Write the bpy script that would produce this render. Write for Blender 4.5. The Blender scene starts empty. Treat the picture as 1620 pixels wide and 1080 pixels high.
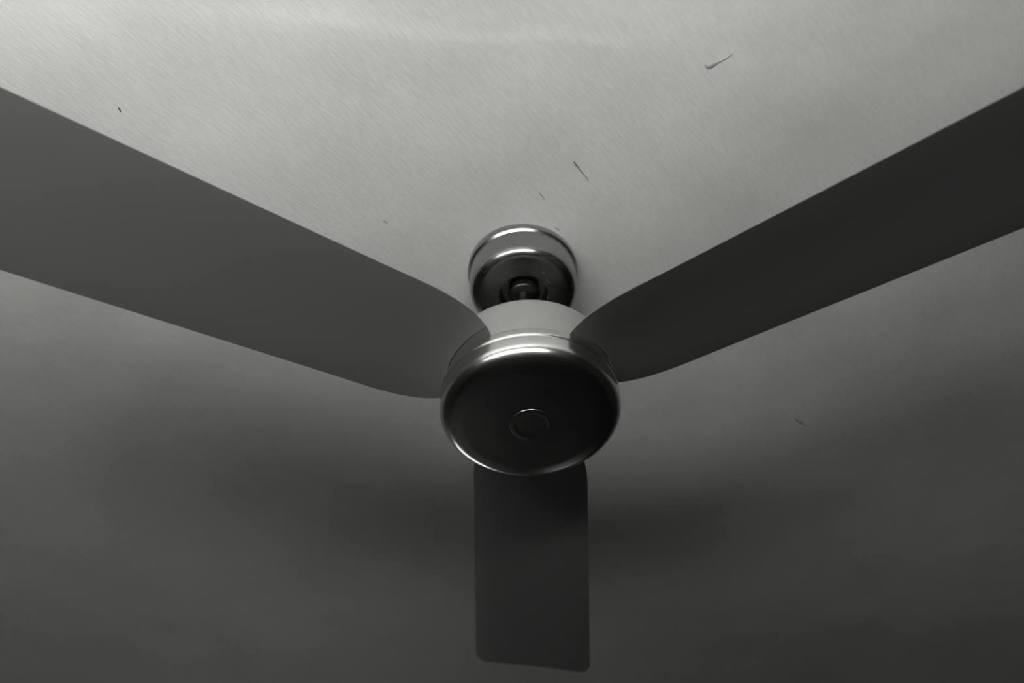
import bpy, bmesh, math, random
import numpy as np
from mathutils import Vector, Matrix

# ------------------------------------------------------------------ camera, world, exposure
D = 0.72                 # horizontal distance from the camera to the fan axis (m)
CAMZ = 1.65              # height of the camera above the floor
F_PX = 1300.0            # focal length in pixels of the 1620 px wide frame
PITCH = 49.5             # elevation of the optical axis
ROLL = -2.0

sc = bpy.context.scene
C = sc.collection
cam_d = bpy.data.cameras.new('camera')
cam_d.sensor_width = 36.0
cam_d.lens = F_PX / 1620.0 * 36.0
cam_d.clip_start = 0.01
cam = bpy.data.objects.new('camera', cam_d)
C.objects.link(cam)
cam.location = (0, 0, CAMZ)
cam.rotation_euler = (Matrix.Rotation(math.radians(90 + PITCH), 3, 'X') @
                      Matrix.Rotation(math.radians(ROLL), 3, 'Z')).to_euler()
cam_d.dof.use_dof = True
cam_d.dof.focus_distance = 1.02
cam_d.dof.aperture_fstop = 2.6
sc.camera = cam

w = bpy.data.worlds.new('world')
sc.world = w
w.use_nodes = True
bg = w.node_tree.nodes['Background']
bg.inputs[0].default_value = (1.0, 1.0, 0.985, 1)
bg.inputs[1].default_value = 10.0

vs = sc.view_settings
vs.view_transform = 'Standard'
vs.look = 'None'
vs.gamma = 1.0
vs.use_curve_mapping = False
vs.exposure = 0.0

DIFFUSER_W = 20.0        # emission strength of the wall lamp's frosted diffuser
LAMP_TILT = 8.0
# ------------------------------------------------------------------ helpers
def mat(name, col, rough=0.6, metal=0.0, spec=0.5):
    m = bpy.data.materials.new(name)
    m.use_nodes = True
    b = m.node_tree.nodes['Principled BSDF']
    b.inputs['Base Color'].default_value = (*col, 1)
    b.inputs['Roughness'].default_value = rough
    b.inputs['Metallic'].default_value = metal
    b.inputs['Specular IOR Level'].default_value = spec
    return m

def nd(m, kind, **kw):
    n = m.node_tree.nodes.new(kind)
    for k, v in kw.items():
        setattr(n, k, v)
    return n

def lk(m, a, b):
    m.node_tree.links.new(a, b)

def obj(name, me, material, parent=None, smooth=None):
    if isinstance(me, bmesh.types.BMesh):
        bm = me
        bmesh.ops.recalc_face_normals(bm, faces=bm.faces)
        me = bpy.data.meshes.new(name)
        bm.to_mesh(me)
        bm.free()
    if material:
        me.materials.append(material)
    o = bpy.data.objects.new(name, me)
    C.objects.link(o)
    if parent:
        o.parent = parent
    if smooth is not None:
        for p in me.polygons:
            p.use_smooth = True
        if smooth < 179:
            me.set_sharp_from_angle(angle=math.radians(smooth))
    return o

def struct(name, me, material, parent=None):
    o = obj(name, me, material, parent)
    if parent is None:
        o['kind'] = 'structure'
    return o

def add_box(bm, x0, x1, y0, y1, z0, z1):
    g = bmesh.ops.create_cube(bm, size=1.0)
    for v in g['verts']:
        v.co = Vector(((x0 + x1) / 2 + v.co.x * (x1 - x0), (y0 + y1) / 2 + v.co.y * (y1 - y0), (z0 + z1) / 2 + v.co.z * (z1 - z0)))
    return g['verts']

def box(x0, x1, y0, y1, z0, z1, bev=0):
    bm = bmesh.new()
    add_box(bm, x0, x1, y0, y1, z0, z1)
    if bev:
        bmesh.ops.bevel(bm, geom=list(bm.edges), offset=bev, segments=3, affect='EDGES', profile=0.5)
    return bm

def fillet(pts, n=8):
    """pts: (r, z, fillet radius) -> dense profile with rounded corners"""
    out = []
    for i, (r, z, f) in enumerate(pts):
        p = Vector((r, z))
        if f <= 0 or i in (0, len(pts) - 1):
            out.append(p)
            continue
        a = Vector(pts[i - 1][:2]) - p
        b = Vector(pts[i + 1][:2]) - p
        ang = a.angle(b)
        t = min(f / math.tan(ang / 2), a.length * 0.98, b.length * 0.98)
        rad = t * math.tan(ang / 2)
        a.normalize(); b.normalize()
        c = p + (a + b).normalized() * (rad / math.sin(ang / 2))
        s = p + a * t - c
        e = p + b * t - c
        tot = s.angle(e)
        for k in range(n + 1):
            u = k / n
            v = (s * math.sin((1 - u) * tot) + e * math.sin(u * tot)) / math.sin(tot)
            out.append(c + v)
    return out

def lathe(prof, seg=144):
    bm = bmesh.new()
    rings = []
    for p in prof:
        r, z = p[0], p[1]
        if r < 1e-6:
            rings.append([bm.verts.new((0, 0, z))])
        else:
            rings.append([bm.verts.new((r * math.cos(2 * math.pi * k / seg), r * math.sin(2 * math.pi * k / seg), z)) for k in range(seg)])
    for a, b in zip(rings[:-1], rings[1:]):
        for k in range(seg):
            k2 = (k + 1) % seg
            if len(a) == 1 and len(b) == 1:
                continue
            if len(a) == 1:
                bm.faces.new((a[0], b[k], b[k2]))
            elif len(b) == 1:
                bm.faces.new((a[k], b[0], a[k2]))
            else:
                bm.faces.new((a[k], b[k], b[k2], a[k2]))
    return bm

def tube(pts, radii, seg=8, flat=1.0):
    bm = bmesh.new()
    rings = []
    n = len(pts)
    for i, p in enumerate(pts):
        p = Vector(p)
        t = (Vector(pts[min(i + 1, n - 1)]) - Vector(pts[max(i - 1, 0)])).normalized()
        u = t.cross(Vector((0, 0, 1)))
        if u.length < 1e-4:
            u = t.cross(Vector((1, 0, 0)))
        u.normalize()
        v = t.cross(u)
        r = radii[i]
        rings.append([bm.verts.new(p + (u * math.cos(2 * math.pi * k / seg) + v * flat * math.sin(2 * math.pi * k / seg)) * r) for k in range(seg)])
    for a, b in zip(rings[:-1], rings[1:]):
        for k in range(seg):
            bm.faces.new((a[k], a[(k + 1) % seg], b[(k + 1) % seg], b[k]))
    bm.faces.new(rings[0]); bm.faces.new(rings[-1])
    return bm

# ------------------------------------------------------------------ sizes of the place (metres)
CEIL = CAMZ + 1.40 * D            # ceiling height
FAN = Vector((0.0195, D, 0))       # plan position of the fan axis
XL, XR, YN, YF = -3.0, 2.6, -0.78, 5.5

# ------------------------------------------------------------------ materials
def ceiling_material():
    m = mat('whitewashed_plaster', (0.78, 0.78, 0.765), 0.85, spec=0.25)
    b = m.node_tree.nodes['Principled BSDF']
    tc = nd(m, 'ShaderNodeTexCoord')
    big = nd(m, 'ShaderNodeTexNoise'); big.inputs['Scale'].default_value = 3.2; big.inputs['Detail'].default_value = 7; big.inputs['Roughness'].default_value = 0.62
    lk(m, tc.outputs['Object'], big.inputs['Vector'])
    ramp = nd(m, 'ShaderNodeValToRGB')
    ramp.color_ramp.elements[0].position = 0.3; ramp.color_ramp.elements[0].color = (0.67, 0.67, 0.655, 1)
    ramp.color_ramp.elements[1].position = 0.7; ramp.color_ramp.elements[1].color = (0.80, 0.80, 0.785, 1)
    lk(m, big.outputs['Fac'], ramp.inputs['Fac'])
    # fine brush strokes running one way across the ceiling
    mp = nd(m, 'ShaderNodeMapping')
    mp.vector_type = 'TEXTURE'
    mp.inputs['Rotation'].default_value = (0, 0, math.radians(-42))
    mp.inputs['Scale'].default_value = (1 / 330, 1 / 60, 1 / 60)
    lk(m, tc.outputs['Object'], mp.inputs['Vector'])
    st = nd(m, 'ShaderNodeTexNoise'); st.inputs['Scale'].default_value = 1.0; st.inputs['Detail'].default_value = 3
    lk(m, mp.outputs['Vector'], st.inputs['Vector'])
    mx = nd(m, 'ShaderNodeMixRGB', blend_type='OVERLAY'); mx.inputs['Fac'].default_value = 0.25
    lk(m, ramp.outputs['Color'], mx.inputs['Color1']); lk(m, st.outputs['Fac'], mx.inputs['Color2'])
    lk(m, mx.outputs['Color'], b.inputs['Base Color'])
    gr = nd(m, 'ShaderNodeTexNoise'); gr.inputs['Scale'].default_value = 55; gr.inputs['Detail'].default_value = 6
    lk(m, tc.outputs['Object'], gr.inputs['Vector'])
    ad = nd(m, 'ShaderNodeMath', operation='ADD')
    lk(m, st.outputs['Fac'], ad.inputs[0]); lk(m, gr.outputs['Fac'], ad.inputs[1])
    bp = nd(m, 'ShaderNodeBump'); bp.inputs['Strength'].default_value = 0.42; bp.inputs['Distance'].default_value = 0.0012
    lk(m, ad.outputs[0], bp.inputs['Height']); lk(m, bp.outputs['Normal'], b.inputs['Normal'])
    return m

def wall_material():
    m = mat('painted_wall', (0.30, 0.30, 0.29), 0.8, spec=0.3)
    b = m.node_tree.nodes['Principled BSDF']
    tc = nd(m, 'ShaderNodeTexCoord')
    n = nd(m, 'ShaderNodeTexNoise'); n.inputs['Scale'].default_value = 6; n.inputs['Detail'].default_value = 6
    lk(m, tc.outputs['Object'], n.inputs['Vector'])
    r = nd(m, 'ShaderNodeValToRGB')
    r.color_ramp.elements[0].color = (0.055, 0.055, 0.053, 1); r.color_ramp.elements[1].color = (0.085, 0.085, 0.082, 1)
    lk(m, n.outputs['Fac'], r.inputs['Fac']); lk(m, r.outputs['Color'], b.inputs['Base Color'])
    return m

def floor_material():
    m = mat('dark_floor', (0.03, 0.03, 0.03), 0.6)
    b = m.node_tree.nodes['Principled BSDF']
    tc = nd(m, 'ShaderNodeTexCoord')
    n = nd(m, 'ShaderNodeTexNoise'); n.inputs['Scale'].default_value = 9; n.inputs['Detail'].default_value = 8
    lk(m, tc.outputs['Object'], n.inputs['Vector'])
    r = nd(m, 'ShaderNodeValToRGB')
    r.color_ramp.elements[0].color = (0.006, 0.006, 0.006, 1); r.color_ramp.elements[1].color = (0.012, 0.012, 0.0115, 1)
    lk(m, n.outputs['Fac'], r.inputs['Fac']); lk(m, r.outputs['Color'], b.inputs['Base Color'])
    return m

def metal_material(name, col, rough, jitter):
    m = mat(name, col, rough, 1.0)
    b = m.node_tree.nodes['Principled BSDF']
    tc = nd(m, 'ShaderNodeTexCoord')
    mp = nd(m, 'ShaderNodeMapping'); mp.inputs['Scale'].default_value = (40, 40, 900)
    lk(m, tc.outputs['Object'], mp.inputs['Vector'])
    n = nd(m, 'ShaderNodeTexNoise'); n.inputs['Scale'].default_value = 1; n.inputs['Detail'].default_value = 4
    lk(m, mp.outputs['Vector'], n.inputs['Vector'])
    r = nd(m, 'ShaderNodeMapRange')
    r.inputs['To Min'].default_value = rough - jitter; r.inputs['To Max'].default_value = rough + jitter
    lk(m, n.outputs['Fac'], r.inputs['Value']); lk(m, r.outputs['Result'], b.inputs['Roughness'])
    return m

M_CEIL = ceiling_material()
M_WALL = wall_material()
M_FLOOR = floor_material()
M_METAL = metal_material('satin_nickel', (0.68, 0.68, 0.666), 0.24, 0.04)
M_CANOPY = metal_material('dull_nickel', (0.37, 0.37, 0.362), 0.26, 0.04)
M_CAP = metal_material('dark_satin_nickel', (0.50, 0.50, 0.49), 0.3, 0.05)
M_DARK = mat('black_rubber', (0.012, 0.012, 0.012), 0.5)
M_ROD = metal_material('rod_steel', (0.10, 0.10, 0.098), 0.35, 0.05)
M_BLADE = mat('dark_grey_lacquer', (0.155, 0.155, 0.152), 0.5, spec=0.35)
M_MARK = mat('dark_thread', (0.13, 0.13, 0.127), 0.9)
M_FLAKE = mat('grey_smudge', (0.34, 0.34, 0.333), 0.9)
M_WHITE = mat('white_enamel', (0.75, 0.75, 0.73), 0.4)

# ------------------------------------------------------------------ room shell
def ceiling_mesh():
    # dense grid over the ceiling with the shallow unevenness of hand-trowelled plaster
    rng = np.random.default_rng(7)
    st = 0.014
    xs = np.arange(XL, XR + st, st); ys = np.concatenate([np.arange(YN, 0.2, st), np.arange(0.2, 0.62, 0.0035), np.arange(0.62, YF + st, st)])
    X, Y = np.meshgrid(xs, ys)
    H = np.zeros_like(X)
    for lam, amp, k in ((0.9, 0.0016, 6), (0.42, 0.0010, 8), (0.2, 0.0006, 12), (0.1, 0.00024, 16), (0.055, 0.00009, 20)):
        for _ in range(k):
            a = rng.uniform(0, 2 * math.pi); l = lam * rng.uniform(0.7, 1.4)
            H += amp / math.sqrt(k) * np.sin(2 * math.pi * (X * math.cos(a) + Y * math.sin(a)) / l + rng.uniform(0, 6.28))
    # low ridge left where two coats of plaster meet
    for pts, wd, amp in SEAMS:
        p = np.array(pts)
        yy = np.interp(X, p[:, 0], p[:, 1])
        inside = 1 / (1 + np.exp(-(X - p[0, 0]) / 0.03)) / (1 + np.exp(-(p[-1, 0] - X) / 0.03))
        s = 1 / (1 + np.exp(-(Y - yy) / wd))
        H += amp * inside * s * np.exp(-np.clip(Y - yy, 0, None) / 0.11)
    V = np.stack([X, Y, CEIL - H + 0.0], -1).reshape(-1, 3)
    nx, ny = len(xs), len(ys)
    i = np.arange(nx * ny).reshape(ny, nx)
    F = np.stack([i[:-1, :-1], i[1:, :-1], i[1:, 1:], i[:-1, 1:]], -1).reshape(-1, 4)
    me = bpy.data.meshes.new('ceiling')
    me.from_pydata(V.tolist(), [], F.tolist())
    for p in me.polygons:
        p.use_smooth = True
    return me

Rc = cam.rotation_euler.to_matrix()
def on_ceiling(px, py, drop=0.0):
    """point of the ceiling seen at a photo pixel: used to measure where marks sit"""
    v = Rc @ Vector(((px - 810) / F_PX, -(py - 540) / F_PX, -1))
    t = (CEIL - drop - CAMZ) / v.z
    return Vector((v.x * t, v.y * t, CEIL - drop))

SEAMS = [
    (sorted([tuple(on_ceiling(*q)[:2]) for q in ((380, 18), (560, 36), (720, 58), (800, 62), (860, 50), (940, 60), (1040, 72))]), 0.0032, 0.0014),
    (sorted([tuple(on_ceiling(*q)[:2]) for q in ((1150, 100), (1220, 92), (1290, 105), (1335, 125))]), 0.0032, 0.0010),
]
ceil = struct('ceiling', ceiling_mesh(), M_CEIL)
from mathutils.bvhtree import BVHTree
CEIL_BVH = BVHTree.FromPolygons([v.co for v in ceil.data.vertices], [tuple(p.vertices) for p in ceil.data.polygons])

struct('floor', box(XL - .1, XR + .1, YN - .1, YF + .1, -0.1, 0), M_FLOOR)
struct('wall_near', box(XL - .1, XR + .1, YN - 0.12, YN, 0, CEIL + .05), M_WALL)
struct('wall_right', box(XR, XR + 0.12, YN, YF, 0, CEIL + .05), M_WALL)
struct('wall_left', box(XL - 0.12, XL, YN, YF, 0, CEIL + .05), M_WALL)
# far wall with two window openings: a wide bright one and a small unseen frosted one, added to reflect a soft spot in the motor
WINS = [(-2.45, -0.95, 1.72, 2.30), (0.45, 1.15, 0.55, 1.25)]
bm = bmesh.new()
cuts = [XL - .1, WINS[0][0], WINS[0][1], WINS[1][0], WINS[1][1], XR + .1]
for k in range(5):
    if k % 2 == 0:
        add_box(bm, cuts[k], cuts[k + 1], YF, YF + .12, 0, CEIL + .05)
    else:
        x0, x1, z0, z1 = WINS[k // 2]
        add_box(bm, x0, x1, YF, YF + .12, 0, z0)
        add_box(bm, x0, x1, YF, YF + .12, z1, CEIL + .05)
struct('wall_far', bm, M_WALL)
M_GLASS = bpy.data.materials.new('window_glass'); M_GLASS.use_nodes = True
nt = M_GLASS.node_tree
nt.nodes.remove(nt.nodes['Principled BSDF'])
tr = nt.nodes.new('ShaderNodeBsdfTransparent'); gl = nt.nodes.new('ShaderNodeBsdfGlossy'); mxs = nt.nodes.new('ShaderNodeMixShader')
gl.inputs['Roughness'].default_value = 0.02; mxs.inputs[0].default_value = 0.06
nt.links.new(tr.outputs[0], mxs.inputs[1]); nt.links.new(gl.outputs[0], mxs.inputs[2]); nt.links.new(mxs.outputs[0], nt.nodes['Material Output'].inputs[0])
M_FROST = bpy.data.materials.new('frosted_glass'); M_FROST.use_nodes = True
nt = M_FROST.node_tree
nt.nodes.remove(nt.nodes['Principled BSDF'])
tl = nt.nodes.new('ShaderNodeBsdfTranslucent'); tl.inputs[0].default_value = (0.22, 0.22, 0.217, 1)
nt.links.new(tl.outputs[0], nt.nodes['Material Output'].inputs[0])
t = 0.05
for k, (x0, x1, z0, z1) in enumerate(WINS):
    bm = bmesh.new()
    xm = (x0 + x1) / 2
    add_box(bm, x0, x0 + t, YF + .02, YF + .09, z0, z1)
    add_box(bm, x1 - t, x1, YF + .02, YF + .09, z0, z1)
    add_box(bm, x0 + t, x1 - t, YF + .02, YF + .09, z0, z0 + t)
    add_box(bm, x0 + t, x1 - t, YF + .02, YF + .09, z1 - t, z1)
    add_box(bm, xm - .02, xm + .02, YF + .03, YF + .08, z0 + t, z1 - t)
    win = struct('window_%d' % (k + 1), bm, M_WHITE)  # the second is an added light source for the motor's right-hand glint
    for a, b_ in ((x0 + t, xm - .02), (xm + .02, x1 - t)):
        obj('pane', box(a, b_, YF + .053, YF + .057, z0 + t, z1 - t), (M_GLASS, M_FROST)[k], win)
    pl = bpy.data.lights.new('window_portal', 'AREA')
    pl.shape = 'RECTANGLE'; pl.size = x1 - x0; pl.size_y = z1 - z0
    pl.cycles.is_portal = True
    po = bpy.data.objects.new('window_portal', pl); C.objects.link(po)
    po.location = (xm, YF + .11, (z0 + z1) / 2); po.rotation_euler = (math.radians(-90), 0, 0)

# ------------------------------------------------------------------ ceiling fan
fan = bpy.data.objects.new('ceiling_fan', None)
C.objects.link(fan)
fan.location = (FAN.x, FAN.y, CEIL)          # hangs from the ceiling: origin at its mounting plate
fan['label'] = 'satin metal ceiling fan with three dark blades and a round motor housing'
fan['category'] = 'ceiling fan'
def rel(h):                                  # height h*D above the camera -> local z under the ceiling
    return CAMZ + h * D - CEIL

RC = 0.1085 * D
RM = 0.155 * D
# canopy: ceiling flange, shallow bell with rounded lower edge, recessed rod opening
zb = rel(1.313)
prof = fillet([(0.0, 0.004, 0), (RC * 1.04, 0.004, 0), (RC * 1.05, -0.012, 0.004), (RC * 1.0, -0.016, 0.002), (RC * 1.002, zb + 0.022, 0),
               (RC * 0.995, zb, 0.016), (0.45 * RC, zb - 0.0015, 0.002), (0.40 * RC, zb + 0.012, 0.0), (0.0, zb + 0.012, 0)])
canopy = obj('canopy', lathe(prof), M_CANOPY, fan, 35)
# rod
zt = rel(1.112)
obj('downrod', lathe(fillet([(0, zb + 0.012, 0), (0.012, zb + 0.012, 0), (0.012, zt - 0.004, 0), (0, zt - 0.004, 0)]), 48), M_ROD, fan, 35)
cl = obj('rod_collar', lathe(fillet([(0.0, zb + 0.011, 0), (0.021, zb + 0.011, 0.001), (0.023, zb - 0.004, 0.003), (0.013, zb - 0.007, 0.001), (0.0, zb - 0.007, 0)]), 64), M_ROD, fan, 40)
obj('coupling', lathe(fillet([(0.0, zt + 0.03, 0), (0.017, zt + 0.03, 0.002), (0.019, zt + 0.004, 0.002), (0.032, zt - 0.006, 0), (0, zt - 0.006, 0)]), 64), M_ROD, fan, 40)
# motor housing
zm = rel(0.963)
prof = fillet([(0.0, zt, 0), (RM * 0.93, zt, 0.004), (RM * 0.955, zt - 0.008, 0.004), (RM * 0.96, zm + 0.047, 0.003), (RM * 0.99, zm + 0.042, 0.003), (RM, zm + 0.033, 0.004),
               (RM * 0.985, zm + 0.030, 0.002), (RM * 0.998, zm + 0.026, 0.003), (RM * 0.99, zm + 0.001, 0.020), (RM * 0.74, zm - 0.0035, 0.05), (RM * 0.4, zm - 0.0058, 0.05), (0.0, zm - 0.0065, 0)], 12)
motor = obj('motor_housing', lathe(prof, 192), M_METAL, fan, 50)
zc = zm - 0.0064
obj('end_cap', lathe(fillet([(0.0, zc + 0.002, 0), (0.027, zc + 0.002, 0), (0.026, zc - 0.0003, 0.0004), (0.021, zc - 0.0004, 0.0006), (0.019, zc - 0.0001, 0.001), (0.0, zc - 0.0003, 0)]), 96), M_CAP, motor, 40)

# blades
zbl = rel(1.045)
R0, R1 = RM * 0.965, 0.975 * D
def blade_mesh():
    n, k = 52, 10
    bm = bmesh.new()
    th = 0.0035
    top, bot = [], []
    for i in range(n + 1):
        x = R0 + (R1 - 0.03 - R0) * i / 44 if i <= 44 else R1 - 0.03 + 0.03 * math.sin(math.pi / 2 * (i - 44) / (n - 44))
        u = (x - R0) / (R1 - R0)
        hw = 0.077 + 0.026 * min(1, u * 1.05)
        e = R1 - x
        if e < 0.03:                                  # rounded tip corners
            hw -= 0.6 * (0.03 - math.sqrt(max(0, 0.03 ** 2 - (0.03 - e) ** 2)))
        if u < 0.16:                                  # root narrows in a curve towards the motor
            hw -= 0.019 * (1 - u / 0.16) ** 2.4
        rt, rb = [], []
        for j in range(k + 1):
            s = -1 + 2 * j / k
            hug = (R0 - math.sqrt(max(0.0, R0 * R0 - (s * hw) ** 2))) * max(0.0, 1 - u / 0.2)   # root follows the round motor
            camber = 0.003 * (1 - s * s)
            edge = th * (1 - 0.75 * abs(s) ** 6)
            rt.append(bm.verts.new((x - hug, s * hw, camber + edge / 2)))
            rb.append(bm.verts.new((x - hug, s * hw, camber - edge / 2)))
        top.append(rt); bot.append(rb)
    for i in range(n):
        for j in range(k):
            bm.faces.new((top[i][j], top[i + 1][j], top[i + 1][j + 1], top[i][j + 1]))
            bm.faces.new((bot[i][j], bot[i][j + 1], bot[i + 1][j + 1], bot[i + 1][j]))
        for j in (0, k):
            bm.faces.new((top[i][j], top[i + 1][j], bot[i + 1][j], bot[i][j]))
    for i in (0, n):
        for j in range(k):
            bm.faces.new((top[i][j], top[i][j + 1], bot[i][j + 1], bot[i][j]))
    return bm

def bracket_mesh():
    # flat forked arm from the motor's side to the blade root
    out = [(RM * 0.90, 0.019), (RM * 1.06, 0.019), (RM * 1.2, 0.026), (R0 + 0.012, 0.046), (R0 + 0.05, 0.046), (R0 + 0.066, 0.036), (R0 + 0.07, 0.0)]
    pts = [(x, y) for x, y in out] + [(x, -y) for x, y in reversed(out[:-1])]
    bm = bmesh.new()
    lo = [bm.verts.new((x, y, 0.0085)) for x, y in pts]
    hi = [bm.verts.new((x, y, 0.0125)) for x, y in pts]
    bm.faces.new(lo); bm.faces.new(hi)
    for i in range(len(pts)):
        j = (i + 1) % len(pts)
        bm.faces.new((lo[i], lo[j], hi[j], hi[i]))
    return bm

PITCH_B = 8.5
AZ0 = 0.2                                            # rest angle of the far blade off straight ahead
first = None
for q in range(3):
    az = math.radians(90 + AZ0 + 120 * q)
    mx4 = Matrix.Translation((0, 0, zbl)) @ Matrix.Rotation(az, 4, 'Z') @ Matrix.Rotation(math.radians(PITCH_B), 4, 'X')
    if first is None:
        b = obj('blade', blade_mesh(), M_BLADE, fan, 40)
        br = obj('blade_bracket', bracket_mesh(), M_ROD, b)
        first = (b, [br])
    else:
        b = first[0].copy(); C.objects.link(b); b.parent = fan
        for ch in first[1]:
            c = ch.copy(); C.objects.link(c); c.parent = b
    b.matrix_local = mx4

# ------------------------------------------------------------------ wall lamp (long frosted batten light, behind and left of the camera)
LX, LZ = -0.42, 2.02
HL, DP = 0.84, 0.30                      # half length and depth of the lamp's open top
lamp = bpy.data.objects.new('wall_lamp', None); C.objects.link(lamp)
lamp.location = (LX, YN, LZ)
lamp['label'] = 'long white wall uplighter with a lit frosted top on the near wall'
lamp['category'] = 'lamp'
DROP = DP * math.tan(math.radians(LAMP_TILT))           # the frosted top slopes down towards the room
def wedge(x0, x1, y0, y1, z0, za, zb_):
    bm = bmesh.new()
    v = [bm.verts.new(p) for p in ((x0, y0, z0), (x1, y0, z0), (x1, y1, z0), (x0, y1, z0), (x0, y0, za), (x1, y0, za), (x1, y1, zb_), (x0, y1, zb_))]
    for f in ((0, 1, 2, 3), (4, 5, 6, 7), (0, 1, 5, 4), (1, 2, 6, 5), (2, 3, 7, 6), (3, 0, 4, 7)):
        bm.faces.new([v[k] for k in f])
    return bm
obj('trough', wedge(-HL - 0.01, HL + 0.01, 0.0, DP + 0.01, -0.11, 0.0, -DROP), M_WHITE, lamp)
M_DIFF = mat('lit_frosted_diffuser', (0.8, 0.8, 0.8), 0.4)
bt = M_DIFF.node_tree.nodes['Principled BSDF']
bt.inputs['Emission Color'].default_value = (1.0, 1.0, 0.97, 1)
bt.inputs['Emission Strength'].default_value = DIFFUSER_W
obj('diffuser', wedge(-HL, HL, 0.004, DP, -0.08, 0.002, 0.002 - DROP), M_DIFF, lamp)

# ------------------------------------------------------------------ marks on the ceiling
def strand(name, pix, rad, material, drop=0.0003):
    pts = []
    for x, y in pix:
        q = on_ceiling(x, y)
        hit = CEIL_BVH.ray_cast(Vector((q.x, q.y, CEIL - 0.3)), Vector((0, 0, 1)))[0]
        pts.append(hit - Vector((0, 0, drop)))
    o = obj(name, tube(pts, [0.9 * q for q in rad], 8, 0.2), material, ceil, 179)
    return o
strand('thread', ((907, 254), (911, 260), (916, 266), (922, 274), (927, 279), (931, 285)), (0.0006, 0.0014, 0.0008, 0.0007, 0.0006, 0.0004), M_MARK)
strand('thread', ((853, 304), (857, 309), (863, 316)), (0.0004, 0.0007, 0.0004), M_MARK)
strand('thread', ((706, 471), (711, 477), (714, 482)), (0.0004, 0.0006, 0.0004), M_MARK)
strand('smudge', ((1114, 101), (1119, 105), (1125, 103), (1132, 99), (1140, 95), (1150, 90), (1158, 83)), (0.0008, 0.0026, 0.0030, 0.0018, 0.0010, 0.0009, 0.0005), M_FLAKE)
strand('speck', ((187, 168), (190, 172), (193, 177)), (0.0008, 0.0016, 0.0008), M_MARK)
strand('speck', ((1256, 660), (1263, 665), (1275, 672)), (0.0005, 0.0016, 0.0004), M_MARK)
strand('speck', ((606, 349), (610, 352), (613, 355)), (0.0004, 0.0008, 0.0004), M_MARK)
strand('speck', ((878, 358), (882, 361), (885, 363)), (0.0006, 0.0012, 0.0005), M_FLAKE)
